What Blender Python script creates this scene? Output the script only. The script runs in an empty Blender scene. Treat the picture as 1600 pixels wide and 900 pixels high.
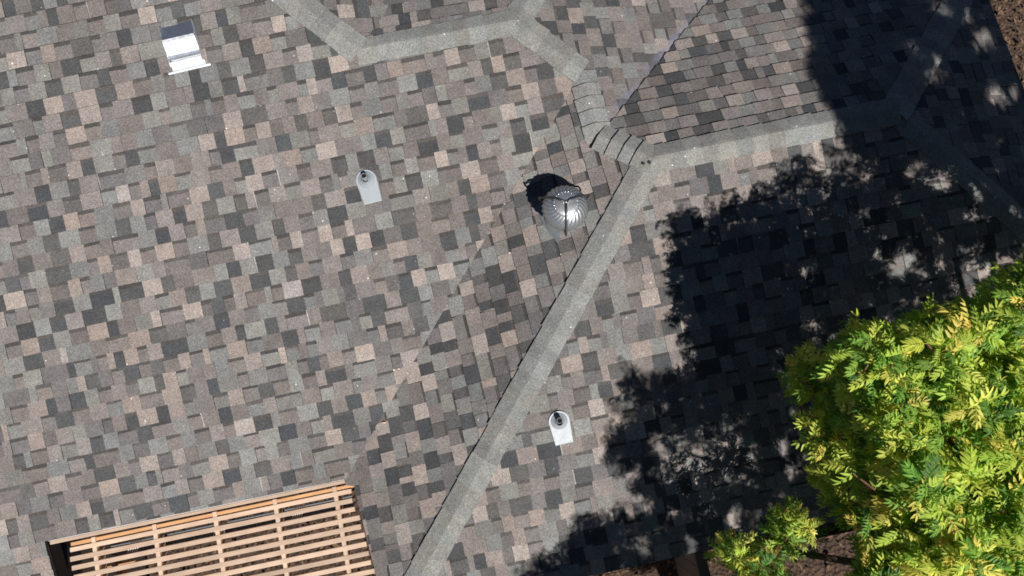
import bpy, bmesh, math, random
import numpy as np
from mathutils import Vector, Matrix
random.seed(7); rng = np.random.default_rng(11)
R = math.radians
S = bpy.context.scene
COL = S.collection

# ------------------------------------------------------------------ camera, sky, sun, exposure
CAM_LOC = (-1.5774, -2.1943, 5.7577)
CAM_ROT = (0.22740, 0.01440, -0.20050)
F_PX = 1119.4                                   # focal length in pixels of the 1600 px wide photograph
cam_d = bpy.data.cameras.new('camera'); cam = bpy.data.objects.new('camera', cam_d); COL.objects.link(cam)
cam.location = CAM_LOC; cam.rotation_euler = CAM_ROT
cam_d.sensor_width = 36; cam_d.lens = 36 * F_PX / 1600; cam_d.clip_end = 2000; cam_d.clip_start = .05
S.camera = cam
SUN_DIR = Vector((0.155, -0.625, 0.765)).normalized()      # towards the sun
world = bpy.data.worlds.new('World'); S.world = world; world.use_nodes = True
wn = world.node_tree; bg = wn.nodes['Background']
sky = wn.nodes.new('ShaderNodeTexSky'); sky.sky_type = 'NISHITA'; sky.sun_disc = False
sky.sun_elevation = math.asin(SUN_DIR.z); sky.sun_rotation = math.atan2(SUN_DIR.x, SUN_DIR.y)
sky.air_density = .6; sky.dust_density = .2; sky.altitude = 3500
wn.links.new(sky.outputs[0], bg.inputs[0]); bg.inputs[1].default_value = 0.05
sun_d = bpy.data.lights.new('sun', 'SUN'); sun = bpy.data.objects.new('sun', sun_d); COL.objects.link(sun)
sun_d.energy = 5.0; sun_d.angle = R(.53); sun_d.color = (1, .965, .93)
sun.rotation_euler = SUN_DIR.to_track_quat('Z', 'Y').to_euler(); sun.location = (3, -12, 16)
S.view_settings.view_transform = 'Standard'; S.view_settings.look = 'None'
S.view_settings.exposure = 0.17; S.view_settings.gamma = 1
S.render.engine = 'CYCLES'; S.cycles.filter_width = 1.7
GROUND = -3.6

CR = np.array(Matrix.Rotation(CAM_ROT[2], 3, 'Z') @ Matrix.Rotation(CAM_ROT[1], 3, 'Y') @ Matrix.Rotation(CAM_ROT[0], 3, 'X'))
CL = np.array(CAM_LOC)
def project(P):
    """world points -> photograph pixels (used to decide which pieces show largest)"""
    q = (np.atleast_2d(P) - CL) @ CR
    d = np.maximum(-q[:, 2], .05)
    return np.stack([800 + F_PX * q[:, 0] / d, 450 - F_PX * q[:, 1] / d], 1)

# ------------------------------------------------------------------ materials
def new_mat(name):
    m = bpy.data.materials.new(name); m.use_nodes = True
    nt = m.node_tree; return m, nt, nt.nodes['Principled BSDF']
def nd(nt, t, **kw):
    n = nt.nodes.new(t)
    for k, v in kw.items(): setattr(n, k, v)
    return n
def math_n(nt, op, a, b=None, clamp=False):
    n = nd(nt, 'ShaderNodeMath', operation=op, use_clamp=clamp)
    for i, v in enumerate((a, b)):
        if v is None: continue
        if isinstance(v, (int, float)): n.inputs[i].default_value = v
        else: nt.links.new(v, n.inputs[i])
    return n.outputs[0]
def noise(nt, vec, scale, detail=2, rough=.5):
    n = nd(nt, 'ShaderNodeTexNoise'); n.inputs['Scale'].default_value = scale
    n.inputs['Detail'].default_value = detail; n.inputs['Roughness'].default_value = rough
    nt.links.new(vec, n.inputs['Vector']); return n.outputs['Fac']
def scale_col(nt, col, val):
    n = nd(nt, 'ShaderNodeVectorMath', operation='SCALE'); nt.links.new(col, n.inputs[0]); nt.links.new(val, n.inputs['Scale'])
    return n.outputs[0]
def mixc(nt, fac, a, b):
    n = nd(nt, 'ShaderNodeMix', data_type='RGBA')
    nt.links.new(fac, n.inputs['Factor']) if not isinstance(fac, float) else setattr(n.inputs['Factor'], 'default_value', fac)
    for v, i in ((a, 6), (b, 7)):
        if isinstance(v, tuple): n.inputs[i].default_value = (*v, 1)
        else: nt.links.new(v, n.inputs[i])
    return n.outputs[2]

def granule_material(name, base=None, chalk=None):
    """mineral granules: colour comes from the shingle (attribute) or is fixed; speckle, blotches, light grain"""
    m, nt, p = new_mat(name)
    pos = nd(nt, 'ShaderNodeNewGeometry').outputs['Position']
    if base is None:
        col = nd(nt, 'ShaderNodeAttribute', attribute_name='Col').outputs['Color']
    else:
        rgb = nd(nt, 'ShaderNodeRGB'); rgb.outputs[0].default_value = (*base, 1); col = rgb.outputs[0]
    vo = nd(nt, 'ShaderNodeTexVoronoi'); vo.inputs['Scale'].default_value = 165; nt.links.new(pos, vo.inputs['Vector'])
    sep = nd(nt, 'ShaderNodeSeparateColor'); nt.links.new(vo.outputs['Color'], sep.inputs[0])
    speck = math_n(nt, 'MULTIPLY_ADD', sep.outputs[0], .66); speck.node.inputs[2].default_value = .67
    bright = math_n(nt, 'GREATER_THAN', sep.outputs[1], .955)
    n1 = noise(nt, pos, 55, 4, .65); n2 = noise(nt, pos, 9, 3); n3 = noise(nt, pos, 1.1, 3)
    f = math_n(nt, 'MULTIPLY', speck, math_n(nt, 'ADD', math_n(nt, 'MULTIPLY', n1, .75), .625))
    f = math_n(nt, 'MULTIPLY', f, math_n(nt, 'ADD', math_n(nt, 'MULTIPLY', n2, .5), .75))
    f = math_n(nt, 'MULTIPLY', f, math_n(nt, 'ADD', math_n(nt, 'MULTIPLY', n3, .42), .79))
    f = math_n(nt, 'ADD', f, math_n(nt, 'MULTIPLY', bright, .40))
    vg = nd(nt, 'ShaderNodeTexVoronoi'); vg.inputs['Scale'].default_value = 42; nt.links.new(pos, vg.inputs['Vector'])
    sg = nd(nt, 'ShaderNodeSeparateColor'); nt.links.new(vg.outputs['Color'], sg.inputs[0])
    glint = math_n(nt, 'MULTIPLY', math_n(nt, 'GREATER_THAN', sg.outputs[0], .996), math_n(nt, 'LESS_THAN', vg.outputs['Distance'], .28))
    f = math_n(nt, 'ADD', f, math_n(nt, 'MULTIPLY', glint, 2.2))
    c = scale_col(nt, col, f)
    tint = nd(nt, 'ShaderNodeHueSaturation'); nt.links.new(c, tint.inputs['Color'])
    sv = math_n(nt, 'MULTIPLY_ADD', sep.outputs[2], .8); sv.node.inputs[2].default_value = .6
    nt.links.new(sv, tint.inputs['Saturation']); c = tint.outputs[0]
    if chalk:                                               # blue chalk line rubbed along the valley
        (ax, ay), (nx, ny) = chalk
        s = nd(nt, 'ShaderNodeSeparateXYZ'); nt.links.new(pos, s.inputs[0])
        d = math_n(nt, 'ADD', math_n(nt, 'MULTIPLY', math_n(nt, 'SUBTRACT', s.outputs[0], ax), nx),
                   math_n(nt, 'MULTIPLY', math_n(nt, 'SUBTRACT', s.outputs[1], ay), ny))
        near = math_n(nt, 'SUBTRACT', 1.0, math_n(nt, 'DIVIDE', math_n(nt, 'ABSOLUTE', d), .105), True)
        pat = math_n(nt, 'MULTIPLY', math_n(nt, 'SUBTRACT', noise(nt, pos, 4.2, 3, .6), .36), 3.0, True)
        fac = math_n(nt, 'MULTIPLY', math_n(nt, 'MULTIPLY', near, pat), .85)
        c = mixc(nt, fac, c, (.19, .20, .30))
    nt.links.new(c, p.inputs['Base Color'])
    p.inputs['Roughness'].default_value = .93; p.inputs['Specular IOR Level'].default_value = .22
    b = nd(nt, 'ShaderNodeBump'); b.inputs['Strength'].default_value = .35; b.inputs['Distance'].default_value = .003
    nt.links.new(sep.outputs[0], b.inputs['Height']); nt.links.new(b.outputs[0], p.inputs['Normal'])
    return m
def metal_material(name, col, metallic=.9, rough=.35, stain=.25, scale=9.):
    m, nt, p = new_mat(name)
    pos = nd(nt, 'ShaderNodeTexCoord').outputs['Object']
    n = noise(nt, pos, scale, 5, .6)
    f = math_n(nt, 'ADD', math_n(nt, 'MULTIPLY', n, stain * 2), 1 - stain)
    rgb = nd(nt, 'ShaderNodeRGB'); rgb.outputs[0].default_value = (*col, 1)
    nt.links.new(scale_col(nt, rgb.outputs[0], f), p.inputs['Base Color'])
    p.inputs['Metallic'].default_value = metallic
    r = math_n(nt, 'ADD', math_n(nt, 'MULTIPLY', noise(nt, pos, 30, 3), .2), rough - .1); nt.links.new(r, p.inputs['Roughness'])
    return m
def plain_material(name, col, rough=.7, var=.3, scale=20, spec=.3):
    m, nt, p = new_mat(name)
    pos = nd(nt, 'ShaderNodeNewGeometry').outputs['Position']
    f = math_n(nt, 'ADD', math_n(nt, 'MULTIPLY', noise(nt, pos, scale, 5, .6), var * 2), 1 - var)
    rgb = nd(nt, 'ShaderNodeRGB'); rgb.outputs[0].default_value = (*col, 1)
    nt.links.new(scale_col(nt, rgb.outputs[0], f), p.inputs['Base Color'])
    p.inputs['Roughness'].default_value = rough; p.inputs['Specular IOR Level'].default_value = spec
    return m
def wood_material(name, col, dark, var=.35):
    """grain runs along local x of the board"""
    m, nt, p = new_mat(name)
    co = nd(nt, 'ShaderNodeTexCoord').outputs['Object']
    info = nd(nt, 'ShaderNodeObjectInfo')
    add = nd(nt, 'ShaderNodeVectorMath', operation='ADD'); nt.links.new(co, add.inputs[0])
    cmb = nd(nt, 'ShaderNodeCombineXYZ')
    for i in range(3): nt.links.new(math_n(nt, 'MULTIPLY', info.outputs['Random'], 37. + i), cmb.inputs[i])
    nt.links.new(cmb.outputs[0], add.inputs[1])
    mp = nd(nt, 'ShaderNodeMapping'); mp.inputs['Scale'].default_value = (2.2, 60, 60); nt.links.new(add.outputs[0], mp.inputs[0])
    g = noise(nt, mp.outputs[0], 1., 5, .65)
    blot = noise(nt, add.outputs[0], 5, 3)
    fac = math_n(nt, 'MULTIPLY_ADD', math_n(nt, 'SUBTRACT', g, .35), 1.6, True); fac.node.inputs[2].default_value = .05
    c = mixc(nt, fac, col, dark)
    f = math_n(nt, 'ADD', math_n(nt, 'MULTIPLY', blot, var * 2), 1 - var)
    f = math_n(nt, 'MULTIPLY', f, math_n(nt, 'ADD', math_n(nt, 'MULTIPLY', info.outputs['Random'], .34), .80))
    nt.links.new(scale_col(nt, c, f), p.inputs['Base Color'])
    p.inputs['Roughness'].default_value = .7; p.inputs['Specular IOR Level'].default_value = .25
    return m
def leaf_material():
    m, nt, p = new_mat('leaf')
    pos = nd(nt, 'ShaderNodeNewGeometry').outputs['Position']
    col = nd(nt, 'ShaderNodeAttribute', attribute_name='Col').outputs['Color']
    f = math_n(nt, 'ADD', math_n(nt, 'MULTIPLY', noise(nt, pos, 40, 3), .5), .75)
    c = scale_col(nt, col, f); nt.links.new(c, p.inputs['Base Color'])
    p.inputs['Roughness'].default_value = .5; p.inputs['Specular IOR Level'].default_value = .25
    tr = nd(nt, 'ShaderNodeBsdfTranslucent')
    tc = nd(nt, 'ShaderNodeMix', data_type='RGBA', blend_type='MULTIPLY'); tc.inputs['Factor'].default_value = 1
    nt.links.new(c, tc.inputs[6]); tc.inputs[7].default_value = (1.5, 1.65, .6, 1); nt.links.new(tc.outputs[2], tr.inputs['Color'])
    mx = nd(nt, 'ShaderNodeMixShader'); mx.inputs[0].default_value = .28
    nt.links.new(p.outputs[0], mx.inputs[1]); nt.links.new(tr.outputs[0], mx.inputs[2])
    nt.links.new(mx.outputs[0], nt.nodes['Material Output'].inputs['Surface'])
    return m
def mulch_material():
    m, nt, p = new_mat('mulch')
    pos = nd(nt, 'ShaderNodeNewGeometry').outputs['Position']
    vo = nd(nt, 'ShaderNodeTexVoronoi'); vo.inputs['Scale'].default_value = 22; nt.links.new(pos, vo.inputs['Vector'])
    sep = nd(nt, 'ShaderNodeSeparateColor'); nt.links.new(vo.outputs['Color'], sep.inputs[0])
    c = mixc(nt, sep.outputs[0], (.018, .010, .007), (.085, .045, .025))
    c = mixc(nt, math_n(nt, 'MULTIPLY', noise(nt, pos, 6, 5, .7), .55), c, (.11, .072, .05))
    nt.links.new(c, p.inputs['Base Color']); p.inputs['Roughness'].default_value = .95
    b = nd(nt, 'ShaderNodeBump'); b.inputs['Strength'].default_value = .9; b.inputs['Distance'].default_value = .04
    nt.links.new(vo.outputs['Distance'], b.inputs['Height']); nt.links.new(b.outputs[0], p.inputs['Normal'])
    return m

# ------------------------------------------------------------------ object helpers
WLOC = {}                                                   # world position of each (unrotated) parent
def mesh_obj(name, verts, faces, mat, parent=None, cols=None, origin=(0, 0, 0), smooth=False):
    """verts in world space (origin subtracted) unless the parent carries its own frame"""
    me = bpy.data.meshes.new(name)
    o3 = np.array(origin, float); v = np.asarray(verts, float) - o3
    me.from_pydata(v.tolist(), [], faces); me.materials.append(mat)
    if cols is not None:                                    # one colour per face
        at = me.color_attributes.new('Col', 'FLOAT_COLOR', 'CORNER')
        arr = np.ones((len(me.loops), 4), np.float32); k = 0
        for f, c in zip(faces, cols):
            arr[k:k + len(f), :3] = c; k += len(f)
        at.data.foreach_set('color', arr.ravel())
    if smooth: me.polygons.foreach_set('use_smooth', [True] * len(me.polygons))
    return link(name, me, parent, origin)
def link(name, me, parent=None, origin=(0, 0, 0)):
    o = bpy.data.objects.new(name, me); COL.objects.link(o)
    if parent is not None:
        o.parent = parent; o.location = Vector(origin) - WLOC.get(parent, Vector((0, 0, 0)))
    else: o.location = origin
    WLOC[o] = Vector(origin)
    return o
def thing(name, label, cat, loc=(0, 0, 0), mat3=None, group=None):
    o = bpy.data.objects.new(name, None); COL.objects.link(o); o.empty_display_size = .2
    if mat3 is not None:
        o.matrix_world = Matrix.Translation(loc) @ mat3.to_4x4(); WLOC[o] = Vector((0, 0, 0))
    else: o.location = loc; WLOC[o] = Vector(loc)
    tag(o, label, cat, group); return o
def tag(o, label=None, cat=None, group=None, kind=None):
    if label: o['label'] = label
    if cat: o['category'] = cat
    if group: o['group'] = group
    if kind: o['kind'] = kind
    return o
def box_vf(c, sx, sy, sz):
    x, y, z = c; v = [(x + i * sx / 2, y + j * sy / 2, z + k * sz / 2) for k in (-1, 1) for j in (-1, 1) for i in (-1, 1)]
    return v, [(0, 2, 3, 1), (4, 5, 7, 6), (0, 1, 5, 4), (2, 6, 7, 3), (0, 4, 6, 2), (1, 3, 7, 5)]
def beam(name, p0, p1, w, h, mat, parent=None, up=(0, 0, 1), bevel=.003):
    """rectangular timber from p0 to p1, its own frame with x along the grain"""
    p0, p1 = Vector(p0), Vector(p1); x = (p1 - p0).normalized(); y = Vector(up).cross(x).normalized(); z = x.cross(y)
    bm = bmesh.new(); L = (p1 - p0).length
    v, f = box_vf((0, 0, 0), L, w, h); bv = [bm.verts.new(q) for q in v]
    for q in f: bm.faces.new([bv[i] for i in q])
    if bevel: bmesh.ops.bevel(bm, geom=bm.edges[:], offset=bevel, segments=1, affect='EDGES')
    me = bpy.data.meshes.new(name); bm.to_mesh(me); bm.free(); me.materials.append(mat)
    o = bpy.data.objects.new(name, me); COL.objects.link(o)
    M = Matrix((x, y, z)).transposed().to_4x4(); M.translation = (p0 + p1) / 2
    if parent is not None:
        o.parent = parent; M.translation -= WLOC.get(parent, Vector((0, 0, 0)))
    o.matrix_local = M; WLOC[o] = Vector(M.translation)
    return o
def tube_vf(pts, rad, n=8, cap=True):
    pts = [Vector(p) for p in pts]; rad = rad if hasattr(rad, '__len__') else [rad] * len(pts)
    V = []; Fc = []; u = None
    for i, p in enumerate(pts):
        t = (pts[min(i + 1, len(pts) - 1)] - pts[max(i - 1, 0)]).normalized()
        if u is None: u = t.orthogonal().normalized()
        u = (u - t * u.dot(t)).normalized(); w = t.cross(u)
        for k in range(n):
            a = 2 * math.pi * k / n; V.append(tuple(p + (u * math.cos(a) + w * math.sin(a)) * rad[i]))
    for i in range(len(pts) - 1):
        for k in range(n):
            a, b = i * n + k, i * n + (k + 1) % n; Fc.append((a, b, b + n, a + n))
    if cap: Fc += [tuple(range(n - 1, -1, -1)), tuple(range((len(pts) - 1) * n, len(pts) * n))]
    return V, Fc
def lathe_vf(prof, n=32, close_top=False):
    V = [(r * math.cos(2 * math.pi * k / n), r * math.sin(2 * math.pi * k / n), z) for r, z in prof for k in range(n)]
    Fc = [(i * n + k, i * n + (k + 1) % n, (i + 1) * n + (k + 1) % n, (i + 1) * n + k) for i in range(len(prof) - 1) for k in range(n)]
    if close_top: Fc.append(tuple(range((len(prof) - 1) * n, len(prof) * n)))
    return V, Fc
def merge(parts):
    V = []; Fc = []
    for v, f in parts:
        k = len(V); V += list(v); Fc += [tuple(i + k for i in q) for q in f]
    return V, Fc

# ------------------------------------------------------------------ roof planes: z = f0 + gx x + gy y
PL = {'A': (-.4762, -.0069, .3586), 'B': (0, .3602, .0149), 'C': (0, -.0029, .3340), 'D': (0, -.0008, -.3693),
      'E': (.4640, -.0045, -.2680), 'F': (-.2553, -.3559, .0053), 'G': (.7868, -.3612, .0166), 'H': (-.8091, -.3881, -.0025)}
def zp(n, x, y): f = PL[n]; return f[0] + f[1] * x + f[2] * y
def meet3(a, b, c):
    M = np.array([[PL[k][1], PL[k][2], -1] for k in (a, b, c)]); return np.linalg.solve(M, -np.array([PL[k][0] for k in (a, b, c)]))
def cast(px, n):
    """the spot on roof plane n seen at a photograph pixel"""
    d = CR @ np.array([(px[0] - 800) / F_PX, (450 - px[1]) / F_PX, -1]); f = PL[n]
    t = (f[0] + f[1] * CL[0] + f[2] * CL[1] - CL[2]) / (d[2] - f[1] * d[0] - f[2] * d[1]); return CL + t * d
P1, P2, P3, P4, P5, P7 = (meet3(*k) for k in ('AEH', 'AEF', 'AFB', 'BFD', 'BCD', 'CDG'))
EAVE_A, EAVE_B, EAVE_C, EAVE_G = -2.09, -3.19, -3.363, 3.835      # y of A's eave, x of B's, y of C's, x of G's
OPEN_L = -6.075
def eave_b(y): return EAVE_B + .10 * max(0, EAVE_A - y)       # B's eave runs slightly out of square
# left side of the notch
def frame(n):
    f = PL[n]; nrm = Vector((-f[1], -f[2], 1)).normalized()
    dn = Vector((f[1], f[2], 0)).normalized() * -1                # horizontal, downhill
    up3 = Vector((-dn.x, -dn.y, 0)); up3.z = f[1] * up3.x + f[2] * up3.y; up3.normalize()
    c = up3.cross(nrm).normalized()
    return c, -up3, nrm, Vector((0, 0, f[0]))
def clip(poly, fn):
    out = []; k = len(poly)
    for i in range(k):
        a, b = poly[i], poly[(i + 1) % k]; fa, fb = fn(a), fn(b)
        if fa >= 0: out.append(a)
        if (fa >= 0) != (fb >= 0):
            t = fa / (fa - fb); out.append(tuple(a[j] + (b[j] - a[j]) * t for j in range(len(a))))
    return out
def below(p, q): return lambda x, y: zp(q, x, y) - zp(p, x, y)     # hip: p is the lower plane
def above(p, q): return lambda x, y: zp(p, x, y) - zp(q, x, y)     # valley: p is the upper plane
def rules(n, x, y):
    """half planes that bound slope n near (x, y)"""
    r = []
    if n == 'A':
        r = [below('A', 'F'), above('A', 'B')]
        if y > P1[1] - .35: r.append(below('A', 'E') if x > P1[0] else below('A', 'H'))
        if x > OPEN_L and y < EAVE_A + .6 and (y > EAVE_A or x > OPEN_L + .12): r.append(lambda x, y: y - EAVE_A)
        elif y < EAVE_A + .6 and y < EAVE_A: r.append(lambda x, y: OPEN_L - x)
    elif n == 'B':
        r = [lambda x, y: x - eave_b(y) + 8 * max(0, y - EAVE_A), below('B', 'C')]
        if x < P4[0]: r += [above('B', 'A')] + ([below('B', 'F')] if y > P4[1] else [])
        else: r += [below('B', 'D')]
    elif n == 'F':
        r = [below('F', 'E')] + ([below('F', 'A')] if x < P3[0] + .05 else [above('F', 'D')])
    elif n == 'D': r = [below('D', 'B'), below('D', 'C'), below('D', 'G'), above('D', 'F')]
    elif n == 'C': r = [below('C', 'B'), below('C', 'D'), below('C', 'G'), lambda x, y: y - EAVE_C, lambda x, y: EAVE_G - x]
    elif n == 'G': r = [below('G', 'D'), below('G', 'C'), lambda x, y: EAVE_G - x]
    elif n == 'E': r = [below('E', 'A'), below('E', 'F'), above('E', 'H')]
    elif n == 'H': r = [below('H', 'A'), above('H', 'E')]
    return r

# ------------------------------------------------------------------ materials used
M_SHING = granule_material('granules'); M_CAP = granule_material('cap_granules')
DV = np.cross([PL['F'][1], PL['F'][2], -1], [PL['D'][1], PL['D'][2], -1]); DV = DV / np.hypot(DV[0], DV[1])
M_CHALK = granule_material('granules_chalk', chalk=((P4[0], P4[1]), (-DV[1], DV[0])))
M_FELT = plain_material('felt', (.03, .03, .032), .95)
M_WALL = plain_material('stucco', (.42, .37, .31), .9, .15, 60)
M_FASCIA = plain_material('fascia_paint', (.13, .075, .045), .6, .3, 14)
M_SHADEB = plain_material('shaded_fascia', (.018, .013, .010), .9, .3, 14)  # fascia coloured near black to stand in for shade beside the notch
M_DRIP = plain_material('drip_edge', (.75, .72, .68), .5, .08, 14)
M_MULCH = mulch_material()
M_LITTER = plain_material('litter', (.17, .105, .06), .9, .6, 9)
M_SLAT = wood_material('cedar_slat', (.62, .46, .345), (.44, .30, .20), .28)
M_BOUNCE = wood_material('cedar_bounce_lit', (.66, .38, .19), (.42, .21, .09), .2)  # cedar with the orange bounce light put into its colour
M_BARE = wood_material('weathered_board', (.20, .165, .135), (.10, .08, .065), .3)
M_GALV = metal_material('galvanised', (.58, .60, .61), .85, .42, .25, 16)
M_HOOD = metal_material('hood_metal', (.90, .92, .94), .95, .32, .05, 8)
M_FLANGE = metal_material('flange_paint', (.74, .76, .78), .4, .45, .06, 8)
M_FLASH = metal_material('flashing_paint', (.29, .32, .34), .0, .45, .10, 20)
M_BASE = metal_material('base_sheet', (.17, .19, .20), .3, .5, .15, 20)
M_DARKM = metal_material('dark_rod', (.10, .10, .10), .8, .45, .3)
M_RIVET = metal_material('rivet', (.85, .86, .87), .9, .25, .1)
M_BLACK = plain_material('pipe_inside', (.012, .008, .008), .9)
M_RUBBER = plain_material('pipe_plastic', (.30, .31, .32), .5, .1)
M_GUTTER = metal_material('gutter_grey', (.22, .23, .24), .5, .4, .2)
M_BARK = plain_material('bark', (.13, .085, .055), .9, .5, 30)
M_TWIG = plain_material('twig', (.24, .13, .07), .8, .4, 40)
M_LEAF = leaf_material()

# ------------------------------------------------------------------ ground
gv = []; gf = []; k = 46
for j in range(k + 1):
    for i in range(k + 1):
        u, v = (i / k - .5) * 2, (j / k - .5) * 2
        x, y = u * (9 + 400 * abs(u) ** 7), v * (9 + 400 * abs(v) ** 7)
        gv.append((x, y - 1, GROUND + .05 * math.sin(x * 2.1 + y) * math.cos(y * 1.7)))
for j in range(k):
    for i in range(k): a = j * (k + 1) + i; gf.append((a, a + 1, a + k + 2, a + k + 1))
tag(mesh_obj('ground', gv, gf, M_MULCH, smooth=True), kind='structure')

# ------------------------------------------------------------------ house: slopes and shingles
house = thing('house', 'house under a hip and valley roof of mottled grey and tan asphalt shingles', 'house', (0, 0, GROUND))
PHOTO_CROWN = [(1640, 395), (1598, 420), (1560, 445), (1532, 462), (1490, 488), (1440, 484), (1400, 500), (1330, 513), (1312, 545), (1240, 557),
               (1224, 592), (1254, 640), (1270, 700), (1275, 745), (1300, 790), (1338, 830), (1350, 930), (1640, 930)]
EXPO = .143
srgb = lambda r, g, b: tuple((c / 255) ** 2.2 for c in (r, g, b))
def alb(r, g, b, k=.60): return tuple(c * k for c in srgb(r, g, b))
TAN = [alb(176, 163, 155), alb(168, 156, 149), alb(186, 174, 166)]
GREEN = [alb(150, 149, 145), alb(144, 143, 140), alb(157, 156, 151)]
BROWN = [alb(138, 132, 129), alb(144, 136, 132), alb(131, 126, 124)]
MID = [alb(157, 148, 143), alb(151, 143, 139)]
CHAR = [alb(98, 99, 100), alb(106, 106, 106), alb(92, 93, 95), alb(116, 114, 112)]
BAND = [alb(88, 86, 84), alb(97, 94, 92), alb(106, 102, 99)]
def jit(c, a=.09):
    k = 1 + random.uniform(-a, a); w = random.uniform(-.03, .03); return (c[0] * k * (1 + w), c[1] * k, c[2] * k * (1 - w))
LAST = [None]
def pick(tables):
    """a blend colour, seldom the same as the tab beside it"""
    for _ in range(4):
        t = random.random(); tab = tables[-1][1]
        for p, q in tables:
            if t < p: tab = q; break
            t -= p
        if tab is not LAST[0]: break
    LAST[0] = tab; return jit(random.choice(tab))
PHASE = {'A': (77, 153), 'C': (939, 520), 'D': (1133, 85), 'B': (659, 589), 'F': (884, 9)}
SPAN = {'A': (-8.2, .2, -4.6, 3.4), 'B': (-3.4, .4, -3.6, 1.4), 'C': (-3.6, 4.2, -3.6, .3), 'D': (-.6, 4.4, -.2, 3.0),
        'E': (-2.6, 1.0, 1.2, 3.4), 'F': (-1.2, 3.2, .1, 3.2), 'G': (1.9, 4.1, -2.2, 2.6), 'H': (-3.6, -.9, 1.1, 3.3)}
LABELS = {'A': 'wide sunlit slope left of the turbine vent', 'B': 'darker slope under the turbine vent', 'C': 'slope half covered by the tree shadow',
          'D': 'narrow slope above the right ridge', 'E': 'small slope behind the top ridge', 'F': 'sunlit slope with a blue chalk smear along its valley',
          'G': 'shaded slope by the right eave', 'H': 'corner slope behind the upper left hip'}
def in_poly(P, poly):
    P = np.atleast_2d(P); x, y = P[:, 0], P[:, 1]; ins = np.zeros(len(P), bool); j = len(poly) - 1
    for i in range(len(poly)):
        xi, yi = poly[i]; xj, yj = poly[j]
        c = ((yi > y) != (yj > y)) & (x < (xj - xi) * (y - yi) / (yj - yi + 1e-12) + xi); ins ^= c; j = i
    return ins

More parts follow.
